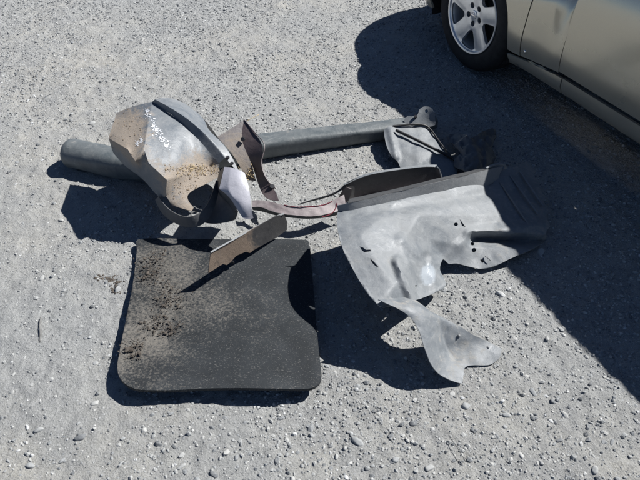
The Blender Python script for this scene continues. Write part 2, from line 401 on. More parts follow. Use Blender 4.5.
# ------------------------------------------------------------------ ground: one sheet to the horizon, fine where it is seen
def axis_pts(lo, hi, step, far):
    c = np.arange(lo, hi, step); g = step; l = [lo]; h = [c[-1]]
    while l[-1] > -far: g *= 1.35; l.append(l[-1] - g)
    g = step
    while h[-1] < far: g *= 1.35; h.append(h[-1] + g)
    return np.r_[np.array(l[1:])[::-1], c, h[1:]]
gx = axis_pts(-2.3, 2.5, .0085, 1500); gy = axis_pts(.35, 4.6, .0085, 1500)
X, Y = np.meshgrid(gx, gy); Z = gh(X, Y); nx, ny = len(gx), len(gy)
me = bpy.data.meshes.new('ground'); me.vertices.add(nx * ny)
me.vertices.foreach_set('co', np.stack([X, Y, Z], -1).astype(np.float32).ravel())
i0 = (np.arange(ny - 1)[:, None] * nx + np.arange(nx - 1)[None]).ravel()
q = np.stack([i0, i0 + 1, i0 + nx + 1, i0 + nx], 1).ravel()
me.loops.add(len(q)); me.loops.foreach_set('vertex_index', q.astype(np.int32)); me.polygons.add(len(i0))
me.polygons.foreach_set('loop_start', (np.arange(len(i0)) * 4).astype(np.int32)); me.polygons.foreach_set('use_smooth', np.ones(len(i0), bool))
me.update(calc_edges=True); me.materials.append(M['ground'])
ground = bpy.data.objects.new('ground', me); C.objects.link(ground); tag(ground, kind='structure')

# gravel: tens of thousands of small chips in one mesh
def ico(sub):
    import bmesh
    b = bmesh.new(); bmesh.ops.create_icosphere(b, subdivisions=sub, radius=1); b.verts.ensure_lookup_table()
    v = np.array([tuple(x.co) for x in b.verts]); f = np.array([[x.index for x in p.verts] for p in b.faces]); b.free(); return v, f
iv, fi = ico(1)
def scatter(n, rlo, rhi, power, region, dens, seed, flat=(.45, .85)):
    g = np.random.default_rng(seed); x = g.uniform(region[0], region[1], n * 3); y = g.uniform(region[2], region[3], n * 3)
    keep = (np.abs(x) < .62 * y + .85) & (g.random(len(x)) < dens(x, y)); x = x[keep][:n]; y = y[keep][:n]; n = len(x)
    r = rlo * (1 - g.random(n) * (1 - (rlo / rhi) ** power)) ** (-1 / power)
    sc = np.stack([r * g.uniform(.8, 1.3, n), r * g.uniform(.65, 1.05, n), r * g.uniform(*flat, n)], 1)
    V = iv[None] * (1 + g.normal(0, .16, (n, len(iv), 1))) * sc[:, None]
    a = g.uniform(0, 6.28, n); t = g.normal(0, .3, n)
    ca, sa, ct, st = np.cos(a), np.sin(a), np.cos(t), np.sin(t)
    vx, vy, vz = V[..., 0], V[..., 1], V[..., 2]
    vx, vz = vx * ct[:, None] - vz * st[:, None], vx * st[:, None] + vz * ct[:, None]
    vx, vy = vx * ca[:, None] - vy * sa[:, None], vx * sa[:, None] + vy * ca[:, None]
    z = gh(x, y) + sc[:, 2] * g.uniform(-.45, .35, n)
    return np.stack([vx + x[:, None], vy + y[:, None], vz + z[:, None]], -1), g.random(n)
def dens(x, y):
    d = .42 + 1.1 * vn(x, y, 2.2, 21) + .9 * vn(x, y, 6, 22)
    d += .35 * np.clip((y - 1.7) / 1.2, 0, 1)
    d += .55 * np.clip((x + .1) / .9, -.25, .9)
    return np.clip(d, .2, 1)
VV, TT = [], []
for n, a, b, pw, sd in ((64000, .0022, .0068, 2.0, 31), (36000, .0040, .0102, 2.3, 32)):
    v, t = scatter(n, a, b, pw, (-2.9, 3.0, .4, 4.5), dens, sd); VV.append(v); TT.append(t)
V = np.concatenate(VV); T = np.concatenate(TT); nS = len(V); nv = len(iv)
me = bpy.data.meshes.new('gravel'); me.vertices.add(nS * nv); me.vertices.foreach_set('co', V.astype(np.float32).ravel())
q = (fi[None] + (np.arange(nS) * nv)[:, None, None]).reshape(-1, 3)
me.loops.add(q.size); me.loops.foreach_set('vertex_index', q.astype(np.int32).ravel()); me.polygons.add(len(q))
me.polygons.foreach_set('loop_start', (np.arange(len(q)) * 3).astype(np.int32)); me.polygons.foreach_set('use_smooth', np.zeros(len(q), bool))
me.update(calc_edges=True); at_ = me.attributes.new('tone', 'FLOAT', 'POINT'); at_.data.foreach_set('value', np.repeat(T, nv).astype(np.float32))
me.materials.append(M['gravel']); go = bpy.data.objects.new('gravel', me); C.objects.link(go)
tag(go, 'pale grey crushed gravel chips strewn over the dusty lot', 'gravel', kind='stuff')

# the larger stones: each its own piece of the ground
sv, sf = ico(3); SM = []
for j in range(7):
    k = [.62, .5, .7, .55, .8, .45, .66][j]; vv = []
    for p in sv:
        p = Vector(p); d = 1 + .25 * mnoise.noise(p * 1.1 + Vector((j * 9, 0, 0))) + .12 * mnoise.noise(p * 2.9 + Vector((0, j * 5, 0)))
        rr_ = random.Random(j)
        for _ in range(9):
            pn = Vector((rr_.gauss(0, 1), rr_.gauss(0, 1), rr_.gauss(0, 1))).normalized(); h_ = rr_.uniform(.62, .9); dt = p.dot(pn)
            if dt > 0: d = min(d, h_ / dt if dt > .3 else 9)
        vv.append(p * d)
    me = bpy.data.meshes.new('stone'); me.from_pydata([(a.x, a.y * .8, a.z * k) for a in vv], [], [list(map(int, f)) for f in sf])
    me.polygons.foreach_set('use_smooth', [True] * len(me.polygons)); me.materials.append(M['stone']); SM.append(me)
placed = [(80.5, 438, 5), (39, 431, 4.2), (95, 403, 3.8), (357, 441, 5.5), (465, 407, 4.6), (452, 395, 3.6), (413, 423, 4.2), (533, 392, 4), (507, 415, 4), (501, 295, 4),
          (430, 467, 4.3), (395, 460, 4), (505, 427, 3), (565, 415, 4), (95, 363, 3.6), (42, 279, 3.4), (144, 430, 3.8), (159, 445, 3.5), (182, 455, 3.6), (214, 475, 4.2), (182, 467, 4),
          (277, 462, 3.6), (311, 428, 4), (152, 415, 3), (118, 291, 4), (92, 123, 3.4), (121, 202, 2.6), (541, 251, 5), (578, 348, 3.4), (590, 376, 3), (470, 352, 2.8), (349, 356, 2),
          (560, 440, 3.4), (240, 441, 3), (30, 466, 4), (62, 461, 3), (331, 468, 3), (521, 455, 3.2), (612, 442, 3), (595, 470, 3.6), (484, 325, 2.8), (515, 339, 2.6)]
def put_stone(x, y, r, rz=None):
    o = bpy.data.objects.new('stone', SM[random.randrange(7)]); C.objects.link(o)
    z = float(gh(np.array([x]), np.array([y]))[0]); o.location = (x, y, z - r * .02); o.parent = ground
    o.rotation_euler = (random.uniform(-.25, .25), random.uniform(-.25, .25), random.uniform(0, 6.28)); o.scale = (r * random.uniform(.95, 1.2), r * random.uniform(.75, 1.05), r * .8)
for px, py, rp in placed:
    p = at(px, py); zc = (CAM_H) / (_s + (py - 240) / FPX * _c); put_stone(p.x, p.y, rp * 1.15 * zc / FPX)
cnt = 0
while cnt < 300 - len(placed):
    px, py = random.uniform(-20, 660), random.uniform(5, 478)
    if random.random() > .25 + .75 * (px / 640) * (.3 + py / 480): continue
    p = at(px, py); put_stone(p.x, p.y, random.choice((.0065, .007, .0075, .008, .0095))); cnt += 1

# ------------------------------------------------------------------ parked car
YAW = 116.26; W0 = (.8536, 3.2695, 0)
car = thing('parked_car', 'champagne beige parked car seen in its own shade, five spoke alloy front wheel', 'car', W0, R(YAW))
# body side: u runs along the side towards the nose and round its corner, z is height
LN, LT = .36, -3.25
def plan(u):
    if u > LN:
        a = min((u - LN) / .78, 1) * math.pi / 2
        s, yo = LN + .50 * math.sin(a), -.60 * (1 - math.cos(a))
        if u > LN + .78: yo -= (u - LN - .78)
        return s, yo
    if u < LT:
        a = min((LT - u) / .5, 1) * math.pi / 2
        s, yo = LT - .3 * math.sin(a), -.36 * (1 - math.cos(a))
        if u < LT - .5: yo -= (LT - .5 - u)
        return s, yo
    return u, 0.
def side(u, z):
    s, yo = plan(u)
    y = .035 - .10 * max(0, (.42 - z) / .22) ** 2 * .6 
    d = math.hypot(s, (z - .32) * 1.0)                      # flare over the front arch
    y += .018 * math.exp(-((d - .36) / .10) ** 2)
    if z > .93:                                             # tumblehome of the glasshouse
        y -= (z - .93) * .95
    zs = shoulder(u)
    if z > zs:                                              # wing rolls over into the bonnet, doors lean in more gently
        wt = max(0, min(1, (u + .78) / .30)); wt = wt * wt * (3 - 2 * wt)
        a = min((z - zs) / .30, 1) * math.pi / 2
        dd = wt * .34 * (1 - math.cos(a)) + (1 - wt) * 1.0 * (min(z, .93) - zs) ** 2
        tn = max(0, min((u - LN) / .78, 1)) * math.pi / 2; y -= dd * math.cos(tn); s -= dd * math.sin(tn)
        z = wt * (zs + .22 * math.sin(a)) + (1 - wt) * z
    return s, y + yo, z
def dented(u, z):
    s, y, zz = side(u, z); t = max(0, min(1, (-.5 - u) / .2)); 
    b = math.exp(-((u + .668) / .038) ** 2); h = .25 * .03 * math.log1p(math.exp(min(20, (z - .47) / .03)))     # dent knocked into the panel, deeper upwards
    return s, y - .008 * t * t * (3 - 2 * t) - b * h, zz
def shoulder(u): return float(np.interp(u, [-2.0, -1.3, -.7, -.33, .5, .9], [.66, .63, .59, .53, .42, .40]))
def panel(name, outline, m=None, parent=car, holes=(), step=.035, thick=.012, flip=False, fn=side, inset=0., label=None):
    v, f = tri2d(np.array(outline, float), holes, step); P = []
    for u, z in v:
        s, y, zz = fn(u, z); y -= inset
        P.append((s, y if not flip else -1.68 - y, zz))
    P = np.array(P)
    if not flip: f = f[:, ::-1]
    o = mk(name, P, f, m or M['paint'], parent, local=True, sharp=50)
    n = o.data.polygons[0].normal
    solid(o, thick, -1); 
    if label: o['label'] = label
    return o
def line(a, b, n): return [(a[0] + (b[0] - a[0]) * t, a[1] + (b[1] - a[1]) * t) for t in np.linspace(0, 1, n, endpoint=False)]
def chain(pts, st=.05):
    out = []
    for a, b in zip(pts, pts[1:] + pts[:1]): out += line(a, b, max(1, int(math.hypot(b[0] - a[0], b[1] - a[1]) / st)))
    return out
def arc(cx, cz, r, a0, a1, n): return [(cx + r * math.cos(R(a)), cz + r * math.sin(R(a))) for a in np.linspace(a0, a1, n)]
RA = .362
for fl in (False, True):
    # wing: behind and above the arch
    a_end = 180 + math.degrees(math.asin((.32 - .285) / RA))
    a_sta = 28
    wing = arc(0, .32, RA, a_sta, a_end, 22) + line((-RA - .02, .285), (-.447, .285), 3) + line((-.447, .285), (-.452, .60), 8) + line((-.452, .60), (-.54, .88), 10) + line((-.54, .88), (.42, .76), 16) + line((.42, .76), (.42, .50), 6)
    panel('wing', wing, flip=fl)
    # nose cover
    a0 = -14
    nose = arc(0, .32, RA, a0, a_sta - 1.5, 8) + line((.414, .495), (1.60, .50), 24) + line((1.60, .50), (1.60, .22), 6) + line((1.60, .22), (.37, .215), 24)
    panel('front_bumper', nose, flip=fl)
    panel('nose_top', chain([(.425, .505), (1.62, .505), (1.62, .76), (.425, .76)]), flip=fl, inset=.012)
    lampo = [(.432, .515), (.9, .515), (.95, .60), (.9, .66), (.55, .70), (.432, .68)]
    h = panel('headlight', chain(lampo), M['lamp'], flip=fl, inset=-.004)
    grille = chain([(.96, .515), (1.60, .515), (1.60, .64), (.98, .62)])
    panel('grille', grille, M['under'], flip=fl, inset=0.0)
    # front strip between wing and door, and the doors
    p = panel('sill_corner_panel', line((-.453, .288), (-.712, .316), 6) + line((-.712, .316), (-.697, .86), 14) + line((-.697, .86), (-.535, .86), 4) + line((-.535, .86), (-.458, .60), 7) + line((-.458, .60), (-.453, .288), 7), flip=fl, step=.012, fn=dented)
    if not fl: p['label'] = 'narrow dented champagne panel between the wing and the door'
    door = panel('front_door', chain([(-.724, .330), (-1.62, .335), (-1.62, .92), (-1.1, .91), (-.703, .86)]), flip=fl)
    panel('rear_door', chain([(-1.627, .335), (-2.30, .335), (-2.42, .55), (-2.42, .92), (-1.627, .92)]), flip=fl)
    rq = arc(-2.7, .32, RA, 170, 40, 14)
    rear = line((-2.427, .92), (-2.427, .58), 7) + [(-2.427 + 0.02, .56)][:0] + arc(-2.7, .32, RA, 40, 172, 16) + line((-3.07, .30), (-4.4, .30), 22) + line((-4.4, .30), (-4.4, .92), 8) + line((-4.4, .92), (-2.427, .92), 30)
    panel('rear_quarter', rear, flip=fl)
    # rocker moulding under the doors
    def rk(u, z): 
        s, y, zz = side(u, z); t = (z - .205) / .1; return s, y + .006 + .012 * math.sin(max(0, min(1, t)) * math.pi), z
    panel('sill_trim', chain([(-.375, .212), (-.375, .268), (-.70, .303), (-.752, .306), (-.752, .218)], .03), flip=fl, fn=rk, step=.018)
    panel('sill_trim', chain([(-.758, .222), (-.758, .309), (-2.30, .325), (-2.30, .225)], .03), flip=fl, fn=rk, step=.03)
    # side glass and pillars
    def sg(a, b, nm, m, ins=.0):
        panel(nm, chain([(a[0], .935), (b[0], .935), (b[1], 1.28), (a[1], 1.28)]), m, flip=fl, inset=ins, thick=.006)
    sg((-.90, -1.34), (-1.02, -1.42), 'pillar', M['paint']); sg((-1.03, -1.43), (-1.58, -1.62), 'side_window', M['glass'], .004)
    sg((-1.59, -1.63), (-1.68, -1.70), 'pillar', M['under']); sg((-1.69, -1.71), (-2.45, -2.40), 'side_window', M['glass'], .004); sg((-2.46, -2.41), (-2.80, -2.62), 'pillar', M['paint'])
def grid(name, fn, nu, nv, m, parent=car, t=.01):
    V = [fn(i / (nu - 1), j / (nv - 1)) for j in range(nv) for i in range(nu)]
    F = [(j * nu + i, j * nu + i + 1, (j + 1) * nu + i + 1, (j + 1) * nu + i) for j in range(nv - 1) for i in range(nu - 1)]
    o = mk(name, V, F, m, parent, local=True); solid(o, t, 0); return o
CY = -.84
def hood(a, b):
    s = -.58 + (1.33) * a; y = (b - .5) * 2
    hw = .52 - .0 * a; s2 = s if s < .0 else s - .10 * abs(y) ** 2 * min(1, s)
    zt = shoulder(s) + .215
    return s2, CY + y * (hw + .015), zt + .035 * (1 - y * y) - (.0 if a < .9 else .06 * ((a - .9) / .1) ** 2)
grid('bonnet', hood, 20, 13, M['paint'])
def wsc(a, b):
    y = (b - .5) * 2; return -.62 - .72 * a - .0 + .08 * (1 - y * y) * (1 - a * .5), CY + y * (.60 - .17 * a), .80 + .49 * a + .03 * (1 - y * y)
grid('windscreen', wsc, 8, 9, M['glass'])
def cowl(a, b):
    y = (b - .5) * 2; return -.50 - .14 * a + .05 * (1 - y * y), CY + y * (.56 + .05 * a), .76 + .04 * a + .02 * (1 - y * y)
grid('cowl', cowl, 4, 9, M['under'])
def roof(a, b):
    y = (b - .5) * 2; s = -1.31 - 1.35 * a; return s, CY + y * .45, 1.285 + .045 * (1 - y * y) + .03 * math.sin(math.pi * a)
grid('roof', roof, 10, 9, M['paint'])
def rwin(a, b):
    y = (b - .5) * 2; return -2.64 - .62 * a, CY + y * (.46 + .2 * a), 1.29 - .37 * a + .04 * (1 - y * y)
grid('rear_window', rwin, 6, 9, M['glass'])
def deck(a, b):
    y = (b - .5) * 2; return -3.2 - .34 * a, CY + y * (.80 - .3 * a * a), .925 + .03 * (1 - y * y) * (1 - a)
grid('boot_lid', deck, 5, 9, M['paint'])
def floor_(a, b): return .72 - 4.1 * a, CY + (b - .5) * 2 * (.66), .235
grid('underbody', floor_, 3, 3, M['under'], t=.03)
sc_v, sc_f = ico(2); s_, y_, z_ = side(-.484, .326)
mk('panel_screw', sc_v * np.array([.009, .004, .009]) + np.array([s_, y_ + .002, z_]), sc_f, M['chrome'], car, local=True)

# wheels
def wheel_arch(sx, fl):
    V = []; F = []; n = 20
    for i in range(n + 1):
        a = math.radians(-20 + 220 * i / n)
        for y in (.01, -.30): V.append((sx + .372 * math.cos(a), y if not fl else -1.68 - y, .32 + .372 * math.sin(a)))
    for i in range(n): F.append((2 * i, 2 * i + 1, 2 * i + 3, 2 * i + 2))
    b = len(V); 
    for i in range(n + 1): V.append(tuple(V[2 * i + 1]))
    F.append(tuple(range(b, b + n + 1)))
    mk('wheel_liner', V, F, M['under'], car, local=True)
def make_wheel(sx, fl):
    wv_ = bpy.data.objects.new('wheel', None); C.objects.link(wv_); wv_.parent = car; wv_.location = (sx, 0 if not fl else -1.68, .322)
    if fl: wv_.rotation_euler = (0, 0, math.pi)
    wv_.empty_display_size = .05
    # tyre, with shoulder blocks and grooves
    prof = [(.205, -.02), (.214, -.006), (.225, .004), (.245, .008), (.27, .006), (.292, -.002), (.306, -.014), (.316, -.026), (.321, -.045), (.314, -.05), (.314, -.056), (.323, -.060), (.324, -.095), (.316, -.098), (.316, -.104),
            (.324, -.107), (.323, -.145), (.315, -.148), (.315, -.154), (.320, -.158), (.312, -.18), (.29, -.196), (.25, -.2), (.215, -.19), (.205, -.17)]
    V, F = lathe(prof, 96); V = np.array(V); n = len(prof)
    for s in range(96):
        if s % 3 == 0: 
            for i in (6, 7, 8): V[s * n + i] *= (np.array([.985, 1, .985]))
    mk('tyre', V, F, M['tyre'], wv_, local=True, sharp=35)
    # rim barrel and lip
    V, F = lathe([(.214, .0), (.212, .004), (.203, .002), (.197, -.012), (.190, -.03), (.186, -.09), (.186, -.17)], 96)
    mk('rim', V, F, M['alloy'], wv_, local=True, sharp=40)
    # five broad spokes: a dished face with five windows and five nut holes
    ol = [(.2 * math.cos(t), .2 * math.sin(t)) for t in np.linspace(0, 2 * math.pi, 72, endpoint=False)]; hs = []
    for j in range(5):
        c0 = R(162 + 36 + 72 * j)
        pts = [(r * math.cos(c0 + R(a)), r * math.sin(c0 + R(a))) for r, a in ((.191, -17), (.193, -9), (.1935, 0), (.193, 9), (.191, 17), (.178, 19.5), (.145, 17.5), (.11, 13), (.095, 8), (.090, 0), (.095, -8), (.11, -13), (.145, -17.5), (.178, -19.5))]
        hs.append(catmull(pts, 3)[::-1])
        c1 = R(162 + 72 * j + 36); cx, cy = .052 * math.cos(c1), .052 * math.sin(c1)
        hs.append([(cx + .0165 * math.cos(t), cy + .0165 * math.sin(t)) for t in np.linspace(0, 2 * math.pi, 14, endpoint=False)])
    v, f = tri2d(ol, hs, .012); P = []
    for x, z in v:
        r = math.hypot(x, z); ang = (math.degrees(math.atan2(z, x)) - 162) % 72; ang = min(ang, 72 - ang)
        y = -.008 - .016 * max(0, 1 - r / .2) + .0 * r
        y -= .003 * min(1, (r * math.sin(R(ang)) / .035)) ** 3 * (1 if .08 < r < .19 else 0)
        if r < .033: y += .004
        P.append((x, y, z))
    o = mk('spokes', P, f[:, ::-1], M['alloy'], wv_, local=True, sharp=40); solid(o, .018, -1)
    V, F = lathe([(.001, -.012), (.02, -.0125), (.024, -.014), (.026, -.02)], 32); mk('centre_cap', V, F, M['alloy'], wv_, local=True, sharp=30)
    V, F = lathe([(.0125, -.012), (.0125, -.010), (.0155, -.010), (.0155, -.0125)], 32); mk('emblem', V, F, M['chrome'], wv_, local=True)
    V = [(a, b, c) for a in (-.019, .019) for b in (-.0125, -.0085) for c in (-.0035, .0035)]
    mk('emblem_bar', V, [(0, 1, 3, 2), (4, 6, 7, 5), (0, 4, 5, 1), (2, 3, 7, 6), (0, 2, 6, 4), (1, 5, 7, 3)], M['chrome'], wv_, smooth=False, local=True)
    for j in range(5):
        c1 = R(162 + 72 * j + 36); V, F = lathe([(.001, -.018), (.007, -.018), (.0085, -.021), (.0085, -.05)], 6)
        mk('wheel_nut', np.array(V) + np.array([.052 * math.cos(c1), -.012, .052 * math.sin(c1)]), F, M['nut'], wv_, smooth=False, local=True)
    V, F = lathe([(.001, -.062), (.07, -.062), (.075, -.075), (.145, -.078), (.148, -.1), (.18, -.12)], 48); mk('brake_disc', V, F, M['drum'], wv_, local=True, sharp=30)
for sx in (0, -2.7):
    for fl in (False, True):
        make_wheel(sx, fl); wheel_arch(sx, fl)

# ------------------------------------------------------------------ rubber mat
o_ = at(220, 320)
mat_t = thing('rubber_mat', 'square black rubber mat with rounded corners, dust and soil on its left side', 'mat', (o_.x, o_.y, 0))
ol = [(138, 240), (137, 250), (134, 275), (130, 300), (123, 335), (118.5, 358), (117.5, 368), (119.5, 377), (127, 385), (140, 389.5), (165, 390), (200, 389), (240, 388), (275, 388.5), (300, 389), (312, 388), (319.5, 383), (321.5, 374), (319, 352), (316.5, 325), (314, 295), (311.5, 265), (309, 243), (300, 239.5), (250, 239), (200, 239), (160, 238.5)]
ck = [(138, 240, .03), (220, 238, .035), (309, 243, .03), (130, 300, .045), (314, 295, .04), (118, 365, .055), (130, 387, .06), (220, 388, .058), (270, 389, .068), (321, 375, .05), (215, 310, .045), (300, 385, .055)]
md = [(138, 242, .45), (160, 265, .75), (130, 300, .6), (175, 300, .75), (125, 350, .8), (165, 345, .7), (125, 380, .5), (180, 380, .15), (230, 385, 0), (310, 385, .2), (318, 340, .15), (310, 300, .05), (300, 250, 0), (220, 245, .15), (205, 300, .55), (235, 318, .45), (270, 330, .3), (225, 350, .1), (262, 275, 0), (222, 275, .35), (285, 350, 0), (265, 300, .15), (195, 345, .3)]
sheet('mat_sheet', ol, ck, M['rubber'], mat_t, thick=.012, crump=.004, cf=5, mud=md, step=3.2)

# ------------------------------------------------------------------ long grey bumper moulding behind
b0 = at(250, 150)
bar = thing('bumper_moulding', 'long bowed grey plastic moulding running behind the other scrap towards the car', 'bumper moulding', (b0.x, b0.y, 0))
cl = [(64, 152, .066, .072), (72, 153, .066, .072), (95, 158, .064, .070), (125, 164, .06, .066), (165, 164, .058, .062), (205, 157, .057, .060), (240, 150, .056, .058), (270, 145, .053, .053), (330, 137, .048, .048), (385, 130, .043, .043), (420, 124, .040, .038), (434, 121, .038, .034)]
pts = np.array([[*at(a, b, k), r] for a, b, k, r in cl]); P = catmull(pts, 7, False); V = []; F = []; NS = 18; mu = []
for i in range(len(P)):
    t = P[min(i + 1, len(P) - 1)][:3] - P[max(i - 1, 0)][:3]; t[2] = 0; t /= np.linalg.norm(t); a = np.array([-t[1], t[0], 0]); r = P[i][3]
    e = min(1, (i + .25) / 7) ** .5 if i < 7 else 1; px_ = 1 if i < 10 else (.5 if i > 24 else 1 - .5 * (i - 10) / 14)
    for s in range(NS):
        an = R(-52 + 284 * s / (NS - 1)); cx, cz = math.cos(an), math.sin(an)
        cx = math.copysign(abs(cx) ** px_, cx); cz = math.copysign(abs(cz) ** min(1, px_ + .05), cz)
        ridge = .003 * math.exp(-((math.degrees(an) - 118) / 9) ** 2) + .003 * mnoise.noise(Vector((i * .35, s * .5, 0)))
        V.append(P[i][:3] - a * (cx * r * e + ridge) + np.array([0, 0, cz * r * .92 * e + ridge])); mu.append(.25 if cz > .7 else .05)
for i in range(len(P) - 1):
    for s in range(NS - 1): F.append((i * NS + s, i * NS + s + 1, (i + 1) * NS + s + 1, (i + 1) * NS + s))
F.append(tuple(range(NS)))
o = mk('moulding_shell', V, F, M['bar'], bar, mud=mu, sharp=50); solid(o, .003, 0)
ear = [(404, 121), (408, 116), (414, 117), (418, 114), (419.5, 109.5), (424, 106.5), (430, 107), (433.5, 111), (435, 118), (435, 125), (424, 127), (410, 126)]
th = np.linspace(0, 2 * math.pi, 10, endpoint=False)
sheet('end_bracket', ear, [(404, 120, .09), (418, 113, .115), (427, 106, .14), (434, 111, .13), (435, 124, .07), (415, 126, .07)], M['liner'], bar, holes=[np.stack([426.5 + 1.6 * np.cos(th), 111 + 1.8 * np.sin(th)], 1)], step=2, crump=.001)
V, F = tube_pts([tuple(at(415.5, 117.5, .10)), tuple(at(415.5, 116, .112))], .008, seg=6); mk('bolt', V, F, M['bolt'], bar, smooth=False)

# ------------------------------------------------------------------ big muddy splash guard on the left
g0 = at(165, 205)
guard = thing('splash_guard', 'large faceted grey splash guard caked with tan mud, topmost left of the scrap', 'splash guard', (g0.x, g0.y, 0))
V = dict(a0=(117, 113, .31, .5), a1=(131, 107, .34, .5), a2=(152, 102, .37, .35), a3=(112.5, 125, .31, .7), a4=(109, 138, .30, .8), a5=(130, 128, .33, .95), a6=(148, 124, .36, .5), a7=(128, 149.5, .33, .9), a8=(135.5, 161, .32, .9), a9=(144, 149, .345, .55),
         b1=(165, 110, .355, .1), b2=(182, 122, .325, .1), b3=(197, 138, .28, .15), b4=(210, 153, .23, .3), b5=(219, 163, .20, .5), b6=(149, 163, .31, .5), b7=(167, 180, .26, .7), b8=(190, 173, .21, .95), b9=(210, 166.5, .18, .95), b10=(163, 135, .34, .1), b11=(180, 150, .30, .2),
         c0=(166, 196, .19, .6), c1=(181, 195, .17, .8), c2=(201, 187, .15, .8), c3=(220, 176, .16, .7), c4=(172, 205, .15, .6), c5=(186, 210, .13, .7), c6=(198, 212, .11, .7),
         r0=(114, 153, .21, .15), r1=(127, 167, .22, .15), r2=(142, 177, .21, .2), r3=(152, 190, .17, .2), r4=(162, 198, .14, .2))
F = ['a0 a3 a5 a1', 'a1 a5 a6 a2', 'a3 a4 a7 a5', 'a5 a7 a8 a9', 'a5 a9 a6', 'a2 a6 b10 b1', 'a6 a9 b6 b10', 'b10 b6 b7 b11', 'b1 b10 b11 b2', 'b2 b11 b8 b3', 'b11 b7 b8', 'b3 b8 b9 b4', 'b4 b9 b5',
     'b7 c0 c1 b8', 'b8 c1 c2 b9', 'b9 c2 c3 b5', 'c0 c4 c5 c1', 'c1 c5 c6', 'a4 r0 r1 a7', 'a7 r1 r2 a8', 'a8 r2 b6 a9', 'b6 r2 r3 b7', 'b7 r3 r4 c0']
cage('muddy_shell', V, [f.split() for f in F], M['guard'], guard, crease=['a2 a6 a9', 'a4 a7 a8 a9 b6 b7 c0', 'b7 b8 b9 b5', 'a0 a1 a2 b1 b2 b3 b4 b5', 'a0 a3 a4', 'c0 c4 c5 c6', 'c1 c2 c3'], levels=4, crump=.003, cf=7, corners='a0 a2 a3 a4 a7 a8 a9 b6 b7 c0 c6 b9 b8')
V = dict(h0=(152, 102, .37), h1=(165, 110, .355), h2=(182, 122, .325), h3=(197, 138, .28), h4=(210, 153, .23), h5=(219, 163, .20),
         g0=(155, 99.5, .388), g1=(168, 106, .378), g2=(187, 118, .348), g3=(203, 132, .303), g4=(217, 147, .253), g5=(225, 158, .220),
         e0=(164, 97.5, .385), e1=(177, 99, .365), e2=(193, 108.5, .32), e3=(206, 121, .285), e4=(207, 130, .28), e5=(221, 141, .255), e6=(233, 158, .21), e7=(240, 174, .175))
F = ['h0 h1 g1 g0', 'h1 h2 g2 g1', 'h2 h3 g3 g2', 'h3 h4 g4 g3', 'h4 h5 g5 g4', 'g0 g1 e1 e0', 'g1 g2 e2 e1', 'g2 g3 e3 e2', 'g3 e4 e3', 'g3 g4 e5 e4', 'g4 g5 e6 e5', 'g5 e7 e6']
cage('upper_flange', V, [f.split() for f in F], M['guard'], guard, crease=['g0 g1 g2 g3 g4 g5', 'h0 h1 h2 h3 h4 h5', 'h0 g0 e0', 'h5 g5 e7'], levels=4, crump=.0015, cf=7)
# turned-down right flank under the flange
strip('side_wall', [(177, 99, .363), (193, 108.5, .318), (206, 121, .283), (221, 141, .253), (233, 158, .208), (240, 174, .173)], [(184, 106, .22), (199, 118, .2), (211, 130, .17), (222, 148, .14), (234, 166, .1), (239, 179, .07)], M['flange'], guard, levels=2)
for a, b, k in ((228, 158, .222), (232, 164, .208)):
    p = at(a, b, k); V, F = tube_pts([tuple(p), tuple(p + Vector((0, 0, .007)))], .008, seg=6); mk('rivet', V, F, M['bolt'], guard, smooth=False)
# arched under flange
strip('arched_flange', [(159, 196, .17), (165, 206, .165), (175, 214, .155), (188, 218, .15), (200, 214, .155), (208, 204, .17), (213, 192, .19), (216, 180, .20)],
      [(155.5, 200, .13), (161, 213, .115), (172, 222, .105), (188, 229, .10), (203, 226, .11), (212, 215, .13), (217, 200, .16), (220, 184, .18)], M['flange'], guard, levels=3, crump=.001)
strip('added_shade_web', [(210, 195, .15), (216, 190, .16), (222, 192, .17), (230, 199, .17), (238, 211, .15)], [(203, 222, .09), (210, 224, .08), (218, 224, .075), (227, 222, .08), (236, 219, .09)], M['flange'], guard, levels=2, crump=.004)  # added dark sheet that shades the lit gap under the guard
# soil crumbs and straw caught in the guard
def crumbs(name, pts, m, n, r, parent, label=None, spread=4, seed=1, cat=None, flat=.6):
    g = np.random.default_rng(seed); VV = []; FF = []
    for j in range(n):
        px, py, k = pts[g.integers(len(pts))]; p = np.array(at(px + g.normal(0, spread), py + g.normal(0, spread * .7), k)); rr = r * (.35 + g.exponential(.5) if n > 600 else g.uniform(.35, 1.3))
        v = iv * (1 + g.normal(0, .25, (len(iv), 1))) * rr * np.array([1, .9, flat]) + p; FF.append(fi + len(iv) * j); VV.append(v)
    o = mk(name, np.concatenate(VV), np.concatenate(FF), m, parent, smooth=False)
    if label: tag(o, label, cat, kind='stuff')
    else: o['kind'] = 'stuff'
    return o
def on(o, pts):
    from mathutils.bvhtree import BVHTree
    dg = bpy.context.evaluated_depsgraph_get(); t = BVHTree.FromObject(o, dg); mw = Vector(o.parent.location); r = []
    c0 = Vector((0, 0, CAM_H)) - mw
    for px, py in pts:
        d = (at(px, py) - Vector((0, 0, CAM_H))).normalized(); h = t.ray_cast(c0, d)
        if h[0] is not None: r.append((h[0] + mw, h[1]))
    return r
shell = [o for o in guard.children if o.name.startswith('muddy_shell')][0]
rc = random.Random(9); VV = []; FF = []; gq = np.random.default_rng(12); kk_ = 0
tgt = [(rc.gauss(195, 13), rc.gauss(169.5, 3)) for _ in range(330)] + [(rc.gauss(186, 9), rc.gauss(188, 5)) for _ in range(120)] + [(rc.gauss(128, 10), rc.gauss(130, 12)) for _ in range(90)]
for p, nrm in on(shell, tgt):
    VV.append(iv * (1 + gq.normal(0, .22, (len(iv), 1))) * min(.006, .0012 + rc.expovariate(900)) * np.array([1, .9, .6]) + np.array(p)); FF.append(fi + len(iv) * kk_); kk_ += 1
